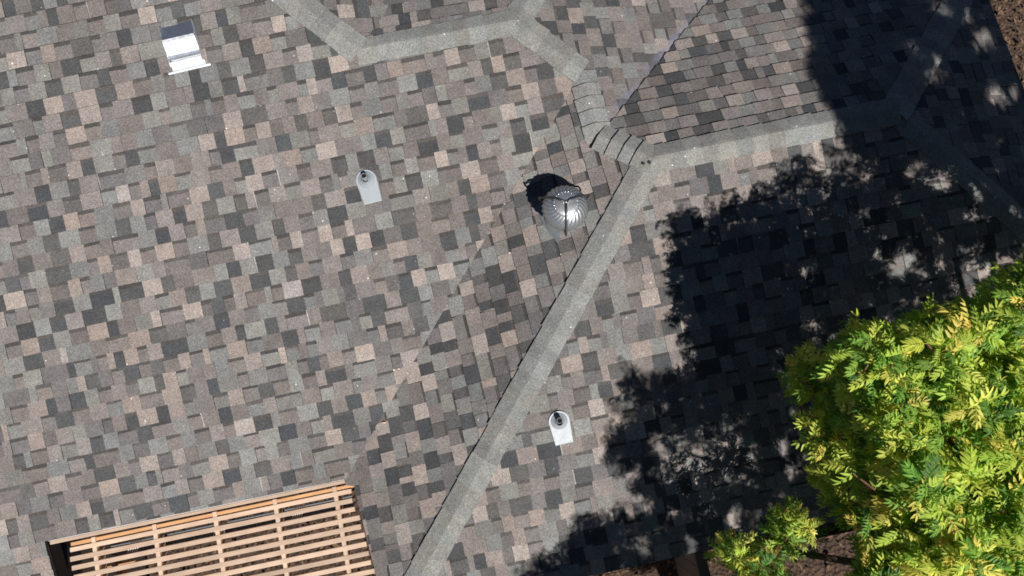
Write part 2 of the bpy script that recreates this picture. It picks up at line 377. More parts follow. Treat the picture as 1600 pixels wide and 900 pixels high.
def shingles(n):
    c, d, nrm, O = frame(n); lift = nrm
    raise_ = {'D': .013, 'E': .008, 'A': .010}.get(n, 0.)          # the slope that was cut over its valley lies on top
    O = O + lift * raise_
    def xyz(a, q, h=0): return O + c * a + d * q + lift * h
    x0, x1, y0, y1 = SPAN[n]
    cor = [Vector((x, y, zp(n, x, y))) - O for x in (x0, x1) for y in (y0, y1)]
    A = [v.dot(c) for v in cor]; Q = [v.dot(d) for v in cor]
    ph = 0
    if n in PHASE: ph = (Vector(cast(PHASE[n], n)) - O).dot(d)
    r0 = math.floor((min(Q) - ph) / EXPO); r1 = math.ceil((max(Q) - ph) / EXPO)
    slope_mat = M_CHALK if n == 'F' else M_SHING
    cells = []
    for r in range(r0, r1):
        q0 = ph + r * EXPO; q1 = q0 + EXPO                       # q1: butt edge
        a = min(A) - random.uniform(0, .3); tooth = random.random() < .5; prev = None
        while a < max(A):
            rr = random.random()
            if tooth: w = random.uniform(.105, .185) if rr > .12 else random.uniform(.05, .085)
            else: w = random.uniform(.085, .165) if rr > .15 else random.uniform(.16, .24)
            slit = random.random() < .012
            if slit: w = .009
            ctr = xyz(a + w / 2, (q0 + q1) / 2)
            aa, bb = a + random.uniform(-.004, .004), a + w
            a += w
            wob = random.uniform(-.0028, .0028); wob2 = wob + random.uniform(-.002, .002)
            if x0 - .2 < ctr.x < x1 + .2 and y0 - .2 < ctr.y < y1 + .2:
                hb = .0125 if tooth else .0080
                hb += random.uniform(-.0012, .0016)
                hb += {'D': .006, 'E': .006, 'B': .004}.get(n, 0)
                if slit: hb = .004
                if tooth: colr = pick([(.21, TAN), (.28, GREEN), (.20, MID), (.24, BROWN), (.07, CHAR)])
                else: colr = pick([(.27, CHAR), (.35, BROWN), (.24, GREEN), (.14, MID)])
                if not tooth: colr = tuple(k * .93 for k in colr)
                if slit: colr = alb(205, 200, 192)
                polys = []
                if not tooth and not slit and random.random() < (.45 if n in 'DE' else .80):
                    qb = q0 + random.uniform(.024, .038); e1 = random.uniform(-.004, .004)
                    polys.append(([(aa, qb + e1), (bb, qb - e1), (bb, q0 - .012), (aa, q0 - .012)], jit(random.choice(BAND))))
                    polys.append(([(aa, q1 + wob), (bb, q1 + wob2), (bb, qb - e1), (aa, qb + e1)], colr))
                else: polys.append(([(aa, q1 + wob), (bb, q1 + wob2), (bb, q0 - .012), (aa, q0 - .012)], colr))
                V = []; Fc = []; Cs = []; rl = rules(n, ctr.x, ctr.y)
                for poly, colp in polys:
                    for fn in rl:
                        if len(poly) < 3: break
                        poly = clip(poly, lambda p: fn(*xyz(p[0], p[1]).xy))
                    if len(poly) < 3: continue
                    area = abs(sum(poly[i][0] * poly[(i + 1) % len(poly)][1] - poly[(i + 1) % len(poly)][0] * poly[i][1] for i in range(len(poly)))) / 2
                    if area < 1.5e-4 and not slit: continue
                    k = len(V); m = len(poly)
                    lo = .0 if tooth else -.001
                    for p in poly:
                        V.append(tuple(xyz(p[0], p[1], hb * (p[1] - q0) / EXPO + (.0006 if tooth else 0))))
                    for p in poly: V.append(tuple(xyz(p[0], p[1], -.004)))
                    Fc.append(tuple(range(k, k + m))); Cs.append(colp)
                    for i in range(m):
                        j = (i + 1) % m; Fc.append((k + i, k + i + m, k + j + m, k + j)); Cs.append(tuple(x * .62 for x in alb(110, 104, 100)))  # sides coloured darker to strengthen the shadow line at the butts
                if V: cells.append((V, Fc, Cs, ctr))
            if not slit: tooth = not tooth
    # deck under the shingles: each slope's own sheet
    slope = deck(n, house)
    area = []
    for V, Fc, Cs, ctr in cells:
        p = project(V); mn, mx = p.min(0), p.max(0)
        vis = max(0, min(mx[0], 1600) - max(mn[0], 0)) * max(0, min(mx[1], 900) - max(mn[1], 0))
        cc = p.mean(0)
        if n == 'C' and in_poly(cc, PHOTO_CROWN)[0]: vis = 0
        area.append(vis)
    order = np.argsort(-np.array(area)); rest = []
    for rank, i in enumerate(order):
        V, Fc, Cs, ctr = cells[i]
        if rank < 300 and area[i] > 60:
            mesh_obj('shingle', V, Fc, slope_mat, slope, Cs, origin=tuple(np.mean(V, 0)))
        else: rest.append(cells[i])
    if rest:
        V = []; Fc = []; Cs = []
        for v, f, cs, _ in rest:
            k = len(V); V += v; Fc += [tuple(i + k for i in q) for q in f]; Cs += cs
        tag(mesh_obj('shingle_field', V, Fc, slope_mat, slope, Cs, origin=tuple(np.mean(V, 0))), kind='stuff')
def deck(n, parent):
    """plywood and felt a finger below the shingles, following the same boundaries"""
    x0, x1, y0, y1 = SPAN[n]; cells = []
    step = .5; V = []; Fc = []
    nx = int((x1 - x0) / step) + 1; ny = int((y1 - y0) / step) + 1
    for i in range(nx):
        for j in range(ny):
            a, b = x0 + i * step, y0 + j * step
            poly = [(a, b), (a + step, b), (a + step, b + step), (a, b + step)]
            parts = [poly]
            if n == 'A' and b < EAVE_A + .6:                       # split round the notch
                parts = [clip(poly, lambda p: p[1] - EAVE_A), clip(clip(poly, lambda p: EAVE_A - p[1]), lambda p: OPEN_L - p[0])]
            for q in parts:
                if len(q) < 3: continue
                cx, cy = np.mean([p[0] for p in q]), np.mean([p[1] for p in q])
                for fn in rules(n, cx, cy):
                    if n == 'A' and b < EAVE_A + .6 and fn.__name__ == '<lambda>' and fn.__code__.co_freevars == (): continue
                    if len(q) >= 3: q = clip(q, lambda p: fn(p[0], p[1]))
                if len(q) < 3: continue
                k = len(V); m = len(q)
                V += [(p[0], p[1], zp(n, *p) - .006) for p in q] + [(p[0], p[1], zp(n, *p) - .03) for p in q]
                Fc.append(tuple(range(k, k + m))); Fc.append(tuple(range(k + 2 * m - 1, k + m - 1, -1)))
                for i2 in range(m):
                    j2 = (i2 + 1) % m; Fc.append((k + i2, k + i2 + m, k + j2 + m, k + j2))
    o = mesh_obj('roof_slope', V, Fc, M_FELT, parent); o['label'] = LABELS[n]
    return o
for n in 'ABCDEFGH': shingles(n)

# ------------------------------------------------------------------ ridge and hip caps
CAPC = [alb(160, 160, 155), alb(164, 164, 158), alb(156, 156, 152)]
def cap_run(p0, p1, a, b, wing=.125, base=.010, extra=.0):
    """caps laid from p0 (lowest, butt end) to p1; planes a and b either side"""
    p0, p1 = Vector(p0), Vector(p1); L = (p1 - p0).length; t = (p1 - p0).normalized()
    W = []
    for n, m in ((a, b), (b, a)):
        nr = frame(n)[2]; w = nr.cross(t).normalized()
        q = p0 + w * .3
        if zp(m, q.x, q.y) < zp(n, q.x, q.y): w = -w
        W.append((w, nr))
    up = (W[0][1] + W[1][1]).normalized()
    N = max(1, round(L / EXPO)); ex = L / N
    for i in range(N):
        s0 = i * ex - .002; s1 = (i + 1) * ex + .03
        wg = wing + random.uniform(-.005, .005); sk = random.uniform(-.005, .005)
        V = []
        for s, h in ((s0, base + .011 + extra + random.uniform(0, .003)), (s1, base + .001)):
            o = p0 + t * (s + (sk if s == s0 else 0))
            ring = [o + W[0][0] * wg + W[0][1] * h * .95, o + W[0][0] * wg * .5 + W[0][1] * h, o + W[0][0] * .009 + W[0][1] * h, o + up * (h + .0002),
                    o + W[1][0] * .009 + W[1][1] * h, o + W[1][0] * wg * .5 + W[1][1] * h, o + W[1][0] * wg + W[1][1] * h * .95]
            V += [tuple(p) for p in ring] + [tuple(p - up * .008) for p in ring]
        Fc = []; col = jit(random.choice(CAPC), .10); Cs = []
        flip = (Vector(V[1]) - Vector(V[0])).cross(Vector(V[14]) - Vector(V[0])).z < 0
        for j in range(6):
            Fc += [(j, j + 1, j + 15, j + 14), (j + 7, j + 21, j + 22, j + 8), (j, j + 7, j + 8, j + 1), (j + 14, j + 15, j + 22, j + 21)]; Cs += [col, col, col, col]
        Fc += [(0, 14, 21, 7), (6, 13, 27, 20)]; Cs += [col, col]
        if flip: Fc = [tuple(reversed(f)) for f in Fc]
        mesh_obj('ridge_cap', V, Fc, M_CAP, house, Cs, origin=tuple(np.mean(V, 0)))
def on_line(a, b, p, t):                                        # walk along the meeting line of two planes from p
    d = np.cross([PL[a][1], PL[a][2], -1], [PL[b][1], PL[b][2], -1]); d = d / np.linalg.norm(d[:2])
    return np.array(p) + d * t
def toward(a, b, p, dx, dy, L):
    q = on_line(a, b, p, 1) - np.array(p); s = 1 if q[0] * dx + q[1] * dy > 0 else -1
    return on_line(a, b, p, s * L)
cap_run(toward('B', 'C', P5, -1, -1, 4.55), P5, 'B', 'C', base=.019)
cap_run(toward('C', 'G', P7, 1, -1, 2.2), P7, 'C', 'G')
cap_run(toward('D', 'G', P7, 1, 1, 2.2), P7, 'D', 'G', base=.027)
cap_run(P7, P5, 'C', 'D', base=.028)
cap_run(P4, P5, 'B', 'D', base=.026, extra=.012)
cap_run(P3, P4, 'B', 'F', base=.014, extra=.012)
cap_run(P3, P2, 'A', 'F', base=.023)
cap_run(P2, P1, 'A', 'E', base=.026)
cap_run(P1, toward('A', 'H', P1, -1, 1, 2.0), 'A', 'H', base=.023)
cap_run(toward('E', 'F', P2, 1, 1, 1.6), P2, 'E', 'F', base=.022)

for px, n, r in (((907, 137), 'A', .012), ((1013, 254), 'C', .016), ((1004, 256), 'C', .013), ((1020, 149), 'F', .010), ((1008, 154), 'F', .010)):
    q = cast(px, n); nr = frame(n)[2]
    V, Fc = lathe_vf([(r, .0), (r * .9, .003), (r * .5, .005), (.001, .0055)], 10)
    M_ = nr.to_track_quat('Z', 'Y').to_matrix()
    mesh_obj('sealant_dab', [tuple(M_ @ Vector(v) + Vector(q) + nr * (.036 if n != 'F' else .011)) for v in V], Fc, M_FELT, house, origin=tuple(q))

# ------------------------------------------------------------------ eaves and walls
def board(name, p0, p1, w, h, mat, parent): return beam(name, p0, p1, w, h, mat, parent)
ze = lambda n, x, y: zp(n, x, y)
zC = ze('C', 0, EAVE_C)
board('fascia', (EAVE_B + .02, EAVE_C + .012, zC - .10), (EAVE_G - .02, EAVE_C + .012, zC - .11), .022, .15, M_FASCIA, house)
zG = ze('G', EAVE_G, 0)
board('fascia', (EAVE_G - .012, -1.4, zG - .11), (EAVE_G - .012, 2.4, zG - .10), .022, .15, M_FASCIA, house)
zB = ze('B', EAVE_B, -2.7)
board('fascia', (eave_b(EAVE_C) + .014, EAVE_C + .03, zB - .12), (EAVE_B + .014, EAVE_A + .02, zB - .11), .022, .15, M_FASCIA, house)
zA = ze('A', -4.6, EAVE_A)
board('fascia', (OPEN_L + .02, EAVE_A + .014, zA - .10), (EAVE_B - .02, EAVE_A + .014, zA - .12), .022, .15, M_FASCIA, house)
board('rake_board', (OPEN_L - .014, EAVE_A - .02, ze('A', OPEN_L, EAVE_A) - .12), (OPEN_L - .014, -4.5, ze('A', OPEN_L, -4.5) - .12), .022, .18, M_SHADEB, house)
board('drip_edge', (OPEN_L + .02, EAVE_A + .002, zA - .004), (EAVE_B - .06, EAVE_A + .002, zA - .012), .012, .012, M_DRIP, house)
def wall(p0, p1, z1): 
    p0, p1 = Vector((*p0, 0)), Vector((*p1, 0)); m = (p0 + p1) / 2; d = p1 - p0
    v, f = box_vf((m.x, m.y, (GROUND + z1) / 2), max(abs(d.x), .15), max(abs(d.y), .15), z1 - GROUND)
    mesh_obj('wall', v, f, M_WALL, house, origin=(m.x, m.y, GROUND))
wall((-2.7, -2.9), (3.4, -2.9), zC - .02); wall((3.4, -2.75), (3.4, 2.4), zG - .15)
wall((-2.7, -2.75), (-2.7, -1.75), zB - .05); wall((-6.5, -1.75), (-2.85, -1.75), zA - .06); wall((-6.5, -4.4), (-6.5, -1.9), -2.3)

# ------------------------------------------------------------------ small frame helper: things standing on a slope
def on_slope(name, label, cat, px, n, group=None, lift=.0, rot=0.):
    c, d, nr, O = frame(n); p = Vector(cast(px, n)) + nr * (lift + (.010 if n == 'A' else 0))
    m3 = Matrix((c, -d, nr)).transposed() @ Matrix.Rotation(rot, 3, 'Z')       # x along the course, y uphill, z out of the roof
    t = thing(name, label, cat, p, m3, group); return t
def grid_mesh(fn, nu, nv):
    V = [fn(i / nu, j / nv) for j in range(nv + 1) for i in range(nu + 1)]
    return V, [(j * (nu + 1) + i, j * (nu + 1) + i + 1, (j + 1) * (nu + 1) + i + 1, (j + 1) * (nu + 1) + i) for j in range(nv) for i in range(nu)]

# ---- slant back box vent, upper left
tv = on_slope('roof_vent', 'white metal box vent with a dark back slope, alone at upper left', 'roof vent', (288, 72), 'A', rot=R(1.5)); HS = .88
w = .158                                                     # half width
prof = [(.205, .012), (.200, .030), (.072, .104), (.064, .107), (.04, .103), (-.035, .083), (-.06, .077), (-.085, .067), (-.105, .054), (-.120, .038), (-.128, .024), (-.132, .008)]
V = []; Fc = []
w *= HS
for y, z in [(a * HS, b * HS) for a, b in prof]: V += [(-w + .012 * (y < -.1), y, z), (w - .012 * (y < -.1), y, z)]
for i in range(len(prof) - 1): Fc.append((2 * i, 2 * i + 2, 2 * i + 3, 2 * i + 1))
k = len(V)
for s in (0, 1): 
    ring = tuple(2 * i + s for i in range(len(prof)))
    Fc.append(ring if s else tuple(reversed(ring)))
mesh_obj('hood', V, Fc, M_HOOD, tv)
v1 = box_vf((0, .03, .0155), .375, .44, .002)
mesh_obj('flange', *merge([box_vf((0, -.160, .0165), .29, .088, .003)]), M_FLANGE, tv)
mesh_obj('flange_lip', *merge([tube_vf([(-.185, -.205, .018), (-.09, -.205, .021), (.09, -.205, .021), (.185, -.205, .018)], .012, 8)]), M_FLANGE, tv)
for s in (-1, 1): mesh_obj('side_seam', *box_vf((s * (w + .004), .01, .040), .006, .345, .058), M_HOOD, tv)
mesh_obj('screw', *merge([lathe_vf([(.005, .0), (.005, .003), (.001, .004)], 10, True)]), M_DARKM, tv).location = (.02, .14, .066)

# ---- plumbing vents
def pipe_vent(px, n, label, rot=0., sc=1.):
    t = on_slope('vent_pipe', label, 'vent pipe', px, n, 'plumbing vent pipes', rot=rot)
    # flashing sheet: rounded head, straight tail, slightly domed rim
    hw = .094 * sc; pts = []
    for i in range(17):
        a = math.pi * i / 16; pts.append((hw * math.cos(a), .03 + hw * math.sin(a) * 1.02))
    out = [(hw * .93, -.178 * sc)] + pts + [(-hw * .80, -.178 * sc)]
    V = [(x, y, .0175) for x, y in out] + [(x * .96, y * .97 + .001, .0195) for x, y in out] + [(x, y, .008) for x, y in out]; m = len(out)
    Fc = [tuple(range(m, 2 * m))]
    for i in range(m): j = (i + 1) % m; Fc += [(i, j, m + j, m + i), (2 * m + i, 2 * m + j, j, i)]
    mesh_obj('flashing', V, Fc, M_FLASH, t)
    # the boot and pipe stand plumb
    q = t.matrix_world.to_3x3().inverted() @ Vector((0, 0, 1))
    tilt = q.to_track_quat('Z', 'Y').to_matrix().to_4x4()
    bt = mesh_obj('boot', *lathe_vf([(.076, .0), (.073, .006), (.064, .011), (.053, .018), (.044, .027), (.035, .040), (.030, .052), (.0255, .056)], 40), M_FLASH, t, smooth=True)
    base = Vector((0, .035, .018))
    bt.matrix_local = Matrix.Translation(base)
    pv, pf = lathe_vf([(.0245, .0), (.0245, .098), (.0215, .098), (.0215, .0)], 28)
    pp = mesh_obj('pipe', pv, pf, M_RUBBER, t, smooth=False); pp.matrix_local = Matrix.Translation(base) @ tilt
    pi = mesh_obj('pipe_bore', *lathe_vf([(.0214, .02), (.0214, .092), (.0004, .084)], 24), M_BLACK, t); pi.matrix_local = Matrix.Translation(base) @ tilt
    return t
pipe_vent((574.5, 287), 'A', 'grey vent pipe with rounded flashing on the wide sunlit slope left of the turbine vent', rot=R(2))
pipe_vent((874.5, 663), 'C', 'pale grey vent pipe with rounded flashing between the long diagonal hip and the tree shadow', rot=R(0))

# ---- turbine vent (stands plumb on the darker slope)
cB, dB, nB, OB = frame('B')
pb = Vector(cast((880, 341), 'B'))
turb = thing('turbine_vent', 'round metal turbine vent with riveted cap and curved fins on the darker slope', 'turbine vent', tuple(pb))
SC = 1.0
def tl(o): return o
def tmesh(name, vf, mat, smooth=True):
    me = bpy.data.meshes.new(name); me.from_pydata([tuple(p) for p in vf[0]], [], vf[1]); me.materials.append(mat)
    if smooth: me.polygons.foreach_set('use_smooth', [True] * len(me.polygons))
    o = bpy.data.objects.new(name, me); COL.objects.link(o); o.parent = turb; return o
# base sheet lies on the slope
# only its downhill corner shows; the upper half is tucked under shingles
fl = [Vector(cast(q, 'B')) - pb + nB * .0195 for q in ((838, 324), (850, 352), (873, 382), (876, 366), (908, 352), (905, 310), (862, 306))]
fl += [p - nB * .006 for p in fl]
ff = [tuple(range(7)), tuple(range(13, 6, -1))] + [(i, i + 7, (i + 1) % 7 + 7, (i + 1) % 7) for i in range(7)]
if (fl[1] - fl[0]).cross(fl[2] - fl[0]).z < 0: ff = [tuple(reversed(f)) for f in ff]
tmesh('base_flashing', (fl, ff), M_BASE, False)
tmesh('collar', lathe_vf([(.165, -.06), (.150, .02), (.143, .06), (.143, .125), (.150, .13), (.150, .14), (.10, .142)], 40), M_GALV)
RT = .188; ZE = .265                                       # widest radius and its height
NF = 26
def prof_r(t):                                             # t 0 (top cap) .. 1 (bottom)
    ang = R(33) + t * R(112); return RT * math.sin(ang) * (1.0), ZE + .150 * math.cos(ang)
def fin_vf():
    V = []; nu, nv = 3, 9
    for j in range(nv + 1):
        t = j / nv; r, z = prof_r(t)
        for i in range(nu + 1):
            s = i / nu
            ang = -2 * math.pi / NF * 1.35 * s - .75 * math.sin(t * math.pi * .5)
            bulge = .013 * math.sin(math.pi * t) * (1 - s) ** 1.6 - .009 * s
            rr = r + bulge; V.append((rr * math.cos(ang), rr * math.sin(ang), z))
    Fc = []
    for j in range(nv):
        for i in range(nu):
            a = j * (nu + 1) + i; Fc.append((a, a + nu + 1, a + nu + 2, a + 1))
    V2 = [(x * .985, y * .985, z - .001) for x, y, z in V]; m = len(V)
    F2 = Fc + [tuple(i + m for i in reversed(f)) for f in Fc]
    for j in range(nv): a = j * (nu + 1); F2.append((a, a + m, a + nu + 1 + m, a + nu + 1))
    return V + V2, F2
f0 = tmesh('fin', fin_vf(), M_GALV)
for k in range(1, NF):
    o = f0.copy(); COL.objects.link(o); o.rotation_euler.z = 2 * math.pi * k / NF
rc, zc = prof_r(0)
tmesh('top_cap', lathe_vf([(rc + .010, zc - .012), (rc + .012, zc - .002), (rc, zc + .006), (rc * .7, zc + .013), (rc * .3, zc + .018), (.001, zc + .0195)], 48), M_GALV)
tmesh('inner_drum', lathe_vf([(.10, ZE + .1), (.13, ZE), (.12, ZE - .11)], 32), M_GALV)
rv = lathe_vf([(.0052, -.001), (.0045, .003), (.002, .0048)], 10, True)
r0 = tmesh('rivet', rv, M_RIVET); cells = []
spots = [(rc * .97 * math.cos(2 * math.pi * k / 22), rc * .97 * math.sin(2 * math.pi * k / 22), zc + .0075) for k in range(22)]
spots += [(.022 * math.cos(2 * math.pi * k / 6), .022 * math.sin(2 * math.pi * k / 6), zc + .0195) for k in range(6)]
for i, p in enumerate(spots):
    o = r0 if i == 0 else r0.copy()
    if i: COL.objects.link(o)
    o.location = p
for ang in (R(145), R(18), R(-100)):                       # three brace arms over the head
    ca, sa = math.cos(ang), math.sin(ang)
    path = [(0, zc + .026), (.05, zc + .026), (.10, zc + .016), (.165, zc - .03), (.212, ZE + .03), (.235, ZE + .016), (.240, ZE - .015), (.218, ZE - .06), (.19, ZE - .11), (.152, ZE - .15)]
    tmesh('brace_arm', tube_vf([(r * ca, r * sa, z) for r, z in path], [.0105, .0105, .010, .009, .0085, .008, .007, .0065, .006, .006], 8), M_DARKM)
tmesh('pivot', lathe_vf([(.016, zc + .015), (.016, zc + .03), (.008, zc + .036), (.001, zc + .037)], 20), M_GALV)

# ------------------------------------------------------------------ slatted pergola in the notch
perg = thing('pergola', 'unpainted wooden pergola of narrow slats filling the roof notch at bottom left', 'pergola', (-4.6, -3.2, GROUND))
ZS = lambda y: zA - .145 + .10 * (y - EAVE_A)                # gentle fall away from the eave
XL, XR = OPEN_L + .13, EAVE_B - .015
def wobble(): return random.uniform(-.003, .003)
beam('ledger_board', (OPEN_L + .03, EAVE_A - .021, zA - .028), (EAVE_B + .01, EAVE_A - .021, zA - .028), .030, .05, M_SLAT, perg)
beam('ledger_board', (XL, EAVE_A - .070, ZS(-2.15) - .035), (XR, EAVE_A - .070, ZS(-2.15) - .035), .034, .07, M_BOUNCE, perg)
PITCH = .0845
for i in range(17):
    y = EAVE_A - .118 - i * PITCH
    xl = XL + wobble() * 4; xr = eave_b(y) - .075 + wobble() * 5
    beam('slat', (xl, y + wobble(), ZS(y) + .002), (xr, y + wobble(), ZS(y) + .002 + wobble()), random.uniform(.042, .047), .036, M_SLAT, perg)
RX = [cast((145.5, 842), 'A')[0] - .07 + .578 * k for k in range(5)]
for k, x in enumerate(RX):
    beam('rafter', (x, EAVE_A - .04, ZS(EAVE_A - .04) - .053), (x + .01, EAVE_A - 1.62, ZS(EAVE_A - 1.62) - .053), .040, .135, M_SLAT, perg)
beam('beam', (XL - .05, -3.55, ZS(-3.55) - .24), (XR, -3.55, ZS(-3.55) - .24), .09, .14, M_SLAT, perg)
for x in (XL + .12, XR - .25): beam('post', (x, -3.55, GROUND - .05), (x, -3.55, ZS(-3.55) - .31), .09, .09, M_SLAT, perg)
for k in range(4):                                          # lower framing in the left bay
    y = EAVE_A - .20 - k * .17; beam('blocking', (XL - .02, y, ZS(y) - .42), (XL + .36, y, ZS(y) - .42), .05, .05, M_BOUNCE, perg)
beam('trimmer', (XL + .16, EAVE_A - .10, ZS(-2.2) - .50), (XL + .18, EAVE_A - 1.3, ZS(-3.3) - .50), .07, .07, M_BOUNCE, perg)
# grey gutter under the second gap, with raised white ribs imitating sun glints on it
gut = thing('gutter', 'dark grey rain gutter seen through the upper gaps of the wooden pergola', 'gutter', (-4.6, -2.30, zA - .34))
gv_ = []; n_ = 9
for x in (XL + .25 + 4.6, XR - .10 + 4.6):
    for k in range(n_ + 1):
        a = math.pi + math.pi * k / n_; gv_.append((x, .055 * math.cos(a), .05 * math.sin(a)))
mesh_obj('trough', gv_, [(k, k + 1, n_ + 2 + k, n_ + 1 + k) for k in range(n_)], M_GUTTER, gut).location = (0, 0, 0)
for px in ((170, 851), (308, 822), (432, 792)):
    x = cast(px, 'A')[0] + .15 + 4.6
    parts = [tube_vf([(x + s * .022 - .03, -.06, .012), (x + s * .022, 0, .022), (x + s * .022 + .03, .06, .012)], .006, 8) for s in range(-2, 3)]
    o = mesh_obj('glint_ribs', *merge(parts), M_DRIP, gut, smooth=True); o.location = (0, 0, .122)

# ------------------------------------------------------------------ board fence past the right eave
fen = thing('fence', 'weathered grey board fence running away from the eave at the bottom edge', 'fence', (.0, -4.6, GROUND))
fx = .0; FZ = -2.05
for k in range(9): beam('fence_board', (fx, -3.62 - k * .145, GROUND + .02), (fx, -3.62 - k * .145, FZ - .02), .135, .02, M_BARE, fen, up=(1, 0, 0))
beam('cap_rail', (fx, -3.52, FZ), (fx, -4.9, FZ), .11, .035, M_BARE, fen)
for y in (-3.58, -4.8): beam('fence_post', (fx + .06, y, GROUND - .05), (fx + .06, y, FZ - .03), .09, .09, M_BARE, fen, up=(1, 0, 0))
# brown gutter along the right eave
eg = thing('eave_gutter', 'brown eave gutter along the shaded slope, partly under the leaves at bottom right', 'gutter', (1.4, EAVE_C - .05, zC - .09))
pr = [(.035, .02), (.035, -.05), (-.03, -.05), (-.045, .0), (-.052, .018), (-.062, .018), (-.062, .010)]
V = []; x0_, x1_ = .06 - 1.4, 3.75 - 1.4
for x in (x0_, x1_): V += [(x, a, b) for a, b in pr]
m = len(pr); mesh_obj('trough', V, [(i, i + 1, m + i + 1, m + i) for i in range(m - 1)], M_FASCIA, eg).location = (0, 0, 0)
mesh_obj('end_cap', [(x0_, a, b) for a, b in pr], [tuple(range(m))], M_FASCIA, eg).location = (0, 0, 0)

# ------------------------------------------------------------------ trees
PHOTO_SHADE = [(1012, 320), (1035, 298), (1080, 318), (1108, 288), (1150, 258), (1182, 243), (1250, 248), (1296, 222), (1318, 196), (1290, 160), (1268, 120), (1268, 60), (1252, -20),
               (1640, -20), (1640, 940), (815, 940), (818, 890), (868, 876), (882, 850), (892, 815), (930, 792), (962, 802), (1008, 790), (992, 755), (984, 735), (950, 710), (940, 684),
               (974, 668), (984, 640), (962, 612), (966, 588), (1000, 574), (1030, 584), (1072, 575), (1096, 556), (1084, 530), (1080, 500), (1056, 480), (1060, 440), (1050, 410), (1060, 385), (1044, 364), (1016, 346)]
SPRIG = [(1108, 832), (1150, 800), (1180, 835), (1215, 805), (1250, 780), (1285, 795), (1282, 845), (1245, 850), (1215, 870), (1220, 940), (1150, 940), (1130, 880)]
SD = np.array(SUN_DIR)
def shade_px(P):
    """where the shadow of each point lands on the roof, in photograph pixels, and whether it lands on the roof"""
    P = np.atleast_2d(P); out = np.zeros((len(P), 2)); hit = np.zeros(len(P), bool); best = np.full(len(P), 1e9)
    for n in 'CDG':
        f = PL[n]; t = (P[:, 2] - f[0] - f[1] * P[:, 0] - f[2] * P[:, 1]) / (SD[2] - f[1] * SD[0] - f[2] * SD[1])
        Q = P - SD * t[:, None]
        ok = (t > 0) & (Q[:, 1] > EAVE_C) & (Q[:, 0] < EAVE_G)
        for m in 'CDG':
            if m != n: ok &= f[0] + f[1] * Q[:, 0] + f[2] * Q[:, 1] <= PL[m][0] + PL[m][1] * Q[:, 0] + PL[m][2] * Q[:, 1] + 1e-6
        px = project(Q); out[ok] = px[ok]; hit |= ok
    return out, hit

# leaf templates: pinnate leaf along +x, top side +z
def leaf_template(rs, full=True):
    V = []; Fc = []
    L = rs.uniform(.12, .185); npair = rs.integers(4, 7); droop = rs.uniform(.1, .6)
    def rach(s): return np.array([L * s * (1 - .12 * droop * s), 0, .02 * s - droop * L * s * s])
    def leaflet(b, d, nrm, ln, wd):
        side = np.cross(nrm, d); k = len(V)
        if full:
            c = .22 * ln
            st = [(0, 0), (.32, 1), (.68, .78), (1, 0)]
            pt = lambda s, o: b + d * ln * s + side * o + nrm * (-c * s * s + abs(o) * .55)
            V.extend([pt(0, 0), pt(.32, -wd), pt(.32, 0), pt(.32, wd), pt(.68, -wd * .8), pt(.68, 0), pt(.68, wd * .8), pt(1, 0)])
            Fc.extend([(k, k + 1, k + 2), (k, k + 2, k + 3), (k + 1, k + 4, k + 5, k + 2), (k + 2, k + 5, k + 6, k + 3), (k + 4, k + 7, k + 5), (k + 5, k + 7, k + 6)])
        else:
            pt = lambda s, o: b + d * ln * s + side * o - nrm * (.2 * ln * s * s)
            V.extend([pt(0, 0), pt(.45, -wd), pt(1, 0), pt(.45, wd)]); Fc.append((k, k + 1, k + 2, k + 3))
    for i in range(npair):
        s = .22 + .74 * i / (npair - 1); b = rach(s); t = rach(min(1, s + .03)) - rach(s - .03); t /= np.linalg.norm(t)
        for sd in (-1, 1):
            a = R(rs.uniform(48, 66)) * (1 - .25 * s); dz = -rs.uniform(.05, .55)
            d = t * math.cos(a) + np.array([0, sd, 0]) * math.sin(a); d = d + np.array([0, 0, dz]); d /= np.linalg.norm(d)
            up = np.array([0, -sd * .25 + rs.uniform(-.25, .25), 1.]); up = up - d * up.dot(d); up /= np.linalg.norm(up)
            ln = rs.uniform(.056, .082) * (1 - .3 * abs(s - .55)); leaflet(b, d, up, ln, ln * rs.uniform(.135, .175))
    t = rach(1) - rach(.94); t /= np.linalg.norm(t); leaflet(rach(1), t, np.array([-t[2], 0, t[0]]), .058, .0075)
    if full:                                                # the stalk
        k = len(V)
        for s in (0, .5, 1): p = rach(s); V.extend([p + np.array([0, -.0016, .001]), p + np.array([0, .0016, .001])])
        Fc.extend([(k, k + 2, k + 3, k + 1), (k + 2, k + 4, k + 5, k + 3)])
    return np.array(V), Fc
rs = np.random.default_rng(3)
TFULL = [leaf_template(rs) for _ in range(14)]; TLOW = [leaf_template(rs, False) for _ in range(6)]
LEAFC = {'lime': (.42, .52, .075), 'yellow': (.68, .63, .13), 'gold': (.70, .56, .14), 'green': (.17, .31, .045), 'deep': (.075, .16, .025)}

